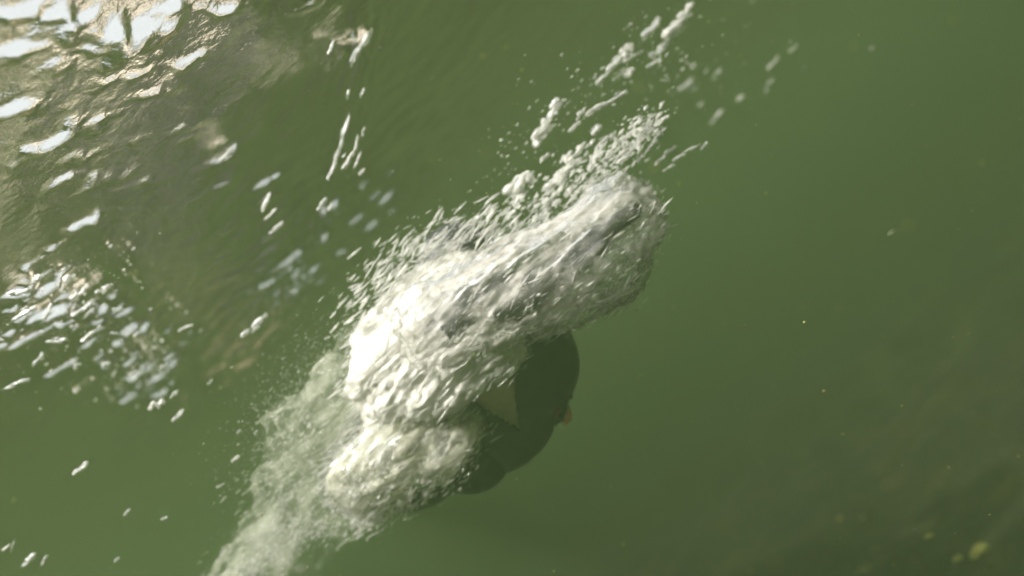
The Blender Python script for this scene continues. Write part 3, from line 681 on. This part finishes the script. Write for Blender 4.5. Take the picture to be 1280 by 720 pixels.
CLUSTER = {'A': 'bubbles above the reaching arm', 'B': 'bubbles of the upper trail', 'C': 'bubbles scattered at upper right',
           'D': 'bubbles at the fingertips', 'E': 'modelled glints along the bow ripple', 'F': 'dashes at lower left',  # E: pale tufts modelled in place of glints on the ripple
           'H': 'flecks beside the ripples', 'G': 'bubbles of the glittering patch'}
for (cl, x, y, z, l, w, tilt, lab) in BUB:
    bubble(x, y, z, l, w, random.uniform(-.3, .3), tilt + random.gauss(0, .12), lab, CLUSTER[cl])

def on_surface(o, n, lmin, lmax, asp, out=0.004, keep=None):
    V, Nn = verts_np(o.data)
    pts = []
    for i in rng.integers(0, len(V), n):
        p = V[i] + Nn[i] * out * rng.normal(0.3, 1)
        if keep is not None and not keep(p): continue
        l = lmin + (lmax - lmin) * rng.random() ** 3
        pts.append((*p, l, l / rng.uniform(*asp), rng.normal(0, .25), rng.normal(.05, .18)))
    return pts

def path_cloud(path, n, spread, lmin, lmax, asp=(2, 5), tilt=.05):
    """path: (x, y, z, weight radius) points, bubbles gathered round them"""
    pts = []
    for _ in range(n):
        t = rng.random() * (len(path) - 1); i = int(t); u = t - i
        a, b = np.array(path[i]), np.array(path[i + 1])
        c = a * (1 - u) + b * u
        p = c[:3] + rng.normal(size=3) * spread * c[3] * np.array([1.6, .8, .8])
        p[2] = min(p[2], WATER - .008)
        l = lmin + (lmax - lmin) * rng.random() ** 3
        pts.append((*p, l, l / rng.uniform(*asp), rng.normal(0, .3), rng.normal(tilt, .2)))
    return pts

ob = bpy.data.objects
swarm('arm_bubbles', on_surface(ob['arm_foam'], 2400, .002, .011, (3, 8)), 'fine bubbles clinging to the foam round the reaching arm')
swarm('shoulder_bubbles', on_surface(ob['shoulder_foam'], 2200, .003, .015, (5, 10)), 'fine bubbles over the bright shoulder foam')
swarm('chest_bubbles', on_surface(ob['chest_foam'], 4600, .002, .012, (3, 8), .010), 'fine bubbles of the foam under the chest')
def wake_veil(g):
    def b(bm):
        capsule(bm, (-.31, 1.43, -.13), (-.44, 1.47, -.19), .065 + g, .070 + g)
        capsule(bm, (-.38, 1.45, -.27), (-.62, 1.58, -.25), .065 + g, .045 + g)
        capsule(bm, (-.44, 1.47, -.19), (-.62, 1.58, -.25), .070 + g, .045 + g)
        capsule(bm, (-.62, 1.58, -.25), (-.98, 1.90, -.255), .045 + g, .035 + g)
    return b
foam('wake_foam', wake_veil(0), .007, .045, 6, 22, 7, M['foam_veil'], 'thin milky veil of foam streaming back from the shoulder')
foam('wake_froth', wake_veil(-.02), .007, .040, 6, 22, 9, M['foam_veil'], 'inner milky layer of the wake')
swarm('shoulder_streaks', on_surface(ob['shoulder_foam'], 1900, .008, .040, (9, 18), .007), 'long fine bubble streaks over the bright shoulder foam')
swarm('chest_streaks', on_surface(ob['chest_foam'], 1800, .006, .032, (8, 16), .012), 'fine bubble streaks in the foam under the chest')
swarm('arm_streaks', on_surface(ob['arm_foam'], 1400, .006, .030, (9, 18), .007), 'fine bubble streaks along the foam of the reaching arm')
swarm('fingertip_bubbles', path_cloud([(.10, 1.35, -.12, 1), (.19, 1.35, -.155, 1.1), (.27, 1.35, -.155, .8), (.33, 1.35, -.15, .5)], 900, .022, .003, .016),
      'burst of small bubbles over the reaching hand')
swarm('trail_bubbles', path_cloud([(.10, 1.38, -.08, .8), (.22, 1.38, -.05, 1), (.36, 1.48, -.025, 1.2), (.48, 1.6, -.02, .8), (.9, 2.3, -.03, 2)], 420, .05, .002, .010),
      'scatter of tiny bubbles rising above the arm')
swarm('wake_bubbles', path_cloud([(-.30, 1.42, -.15, .8), (-.42, 1.46, -.17, 1.2), (-.50, 1.50, -.22, 1), (-.62, 1.6, -.24, .7), (-.80, 1.75, -.235, .6)], 3600, .042, .0015, .014, (5, 12)),
      'streaming bubbles of the wake behind the shoulder')
swarm('mist_bubbles', path_cloud([(-.28, 1.42, -.08, 1), (-.36, 1.42, -.10, 1.2), (-.42, 1.45, -.16, 1.2), (-.46, 1.47, -.22, 1)], 5000, .040, .0010, .006, (3, 9)),
      'pale mist of fine bubbles left of the shoulder')
swarm('wake_edge_bubbles', path_cloud([(-.33, 1.42, -.36, .4), (-.42, 1.43, -.335, .5), (-.50, 1.45, -.28, .7), (-.60, 1.5, -.26, .7), (-.74, 1.6, -.27, .6), (-.95, 1.9, -.26, .7)], 2600, .024, .0015, .010, (3, 8)),
      'lower edge of the bubble wake running to the bottom left')
swarm('surface_bubbles', path_cloud([(-.50, 1.25, WATER - .01, 1), (-.60, 1.45, WATER - .01, 1), (-.68, 1.75, WATER - .01, .7), (-.76, 1.95, WATER - .01, .6)], 420, .045, .002, .009, (1.2, 3)),
      'tiny bubbles under the surface in the glittering patch')
swarm('strand_bubbles', path_cloud([(-.20, 1.36, -.09, 1), (-.12, 1.35, -.055, 1), (-.02, 1.34, -.085, .9), (.05, 1.34, -.13, .7)], 900, .026, .004, .034, (5, 12)),
      'long thin bubble strands streaming over the shoulder')

# ------------------------------------------------------------------ stones, grit and a leaf
def rock(seed):
    bm = bmesh.new(); bmesh.ops.create_icosphere(bm, subdivisions=2, radius=1)
    for v in bm.verts:
        v.co *= 1 + .35 * noise.fractal(v.co * 1.1 + Vector((seed * 4.1, 0, seed)), 1, 2, 2)
        v.co.z *= .55
    me = bpy.data.meshes.new('stone'); bm.to_mesh(me); bm.free()
    me.polygons.foreach_set('use_smooth', [True] * len(me.polygons))
    return me
ROCKS = [rock(i) for i in range(5)]
for r_ in ROCKS[:4]: r_.materials.append(M['stone'])
ROCKS[4].materials.append(M['pale_stone'])
def bz(x, y): return float(bed_z(np.array([x]), np.array([y]))[0])
def stone(x, y, s, mesh, label, group):
    o = bpy.data.objects.new('stone', mesh); C.objects.link(o)
    o.location = (x, y, bz(x, y) + s * .15); o.scale = (s, s * random.uniform(.6, 1), s); o.rotation_euler = (0, 0, random.uniform(0, 6.28))
    tag(o, label, 'stone', group)
stone(.435, 2.226, .028, ROCKS[4], 'palest yellowish stone on the bed near the lower right corner', 'stones on the lake bed')
stone(.39, 2.257, .014, ROCKS[4], 'small yellowish stone left of the palest stone', 'stones on the lake bed')
stone(.398, 2.393, .013, ROCKS[4], 'tiny pale pebble beyond the palest stone', 'stones on the lake bed')
rs = random.Random(2)
spots = []
for k in range(16):
    y = rs.uniform(2.1, 3.4); x = rs.uniform(.02, .62) * y * .75
    spots.append((x, y, rs.uniform(.016, .042), rs.randrange(4)))
def on_screen_x(sp):
    v = Vector((sp[0], sp[1], -1.3)) - cam.location
    return v.dot(ix) / v.dot(fwd)
spots.sort(key=on_screen_x)
ORD = 'leftmost,second,third,fourth,fifth,sixth,seventh,eighth,ninth,tenth,eleventh,twelfth,thirteenth,fourteenth,fifteenth,rightmost'.split(',')
for k, (x, y, s_, mi) in enumerate(spots):
    place = ORD[k] if k in (0, 15) else ORD[k] + ' from the left'
    stone(x, y, s_, ROCKS[mi], 'dim brown stone sunk in the murk on the lake bed, ' + place, 'dim stones on the lake bed')
pts = []
for k in range(1500):
    y = rs.uniform(1.5, 4.5); x = rs.uniform(-.3, .7) * y
    l = rs.uniform(.006, .022)
    pts.append((x, y, bz(x, y), l, l * .7, rs.uniform(0, 6.28), 0))
swarm('gravel', pts, 'fine gravel strewn over the lake bed', 1, 'stone')

pts = []
for k in range(700):
    y = rs.uniform(.5, 2.4); x = rs.uniform(-.6, .7) * y; z = rs.uniform(-.95, -.05)
    l = rs.uniform(.0008, .0028) * (1 + (rs.random() < .06))
    pts.append((x, y, z, l, l * .7, rs.uniform(0, 6.28), rs.uniform(-.4, .4)))
swarm('silt', pts, 'specks of silt adrift in the green water', 1, 'pale_stone')

bm = bmesh.new()
for i in range(7):
    t = i / 6; w = .0085 * math.sin(math.pi * min(.97, t * .94 + .03)) ** .7
    x = (t - .5) * .034; z = .004 * math.sin(t * 4)
    bm.verts.new((x, -w, z + .002)); bm.verts.new((x, 0, z)); bm.verts.new((x, w, z + .002))
bm.verts.ensure_lookup_table()
for i in range(6):
    for j in range(2):
        a = i * 3 + j
        bm.faces.new([bm.verts[a], bm.verts[a + 3], bm.verts[a + 4], bm.verts[a + 1]])
me = bpy.data.meshes.new('drifting_leaf'); bm.to_mesh(me); bm.free()
lf = link('drifting_leaf', me, M['leaf']); lf.scale = (.6, .6, .6); lf.location = (.481, 1.333, -.514); lf.rotation_euler = (R(50), R(10), R(-10))
md = lf.modifiers.new('t', 'SOLIDIFY'); md.thickness = .0008
tag(lf, 'small yellow green leaf fragment drifting in open water at right', 'leaf')
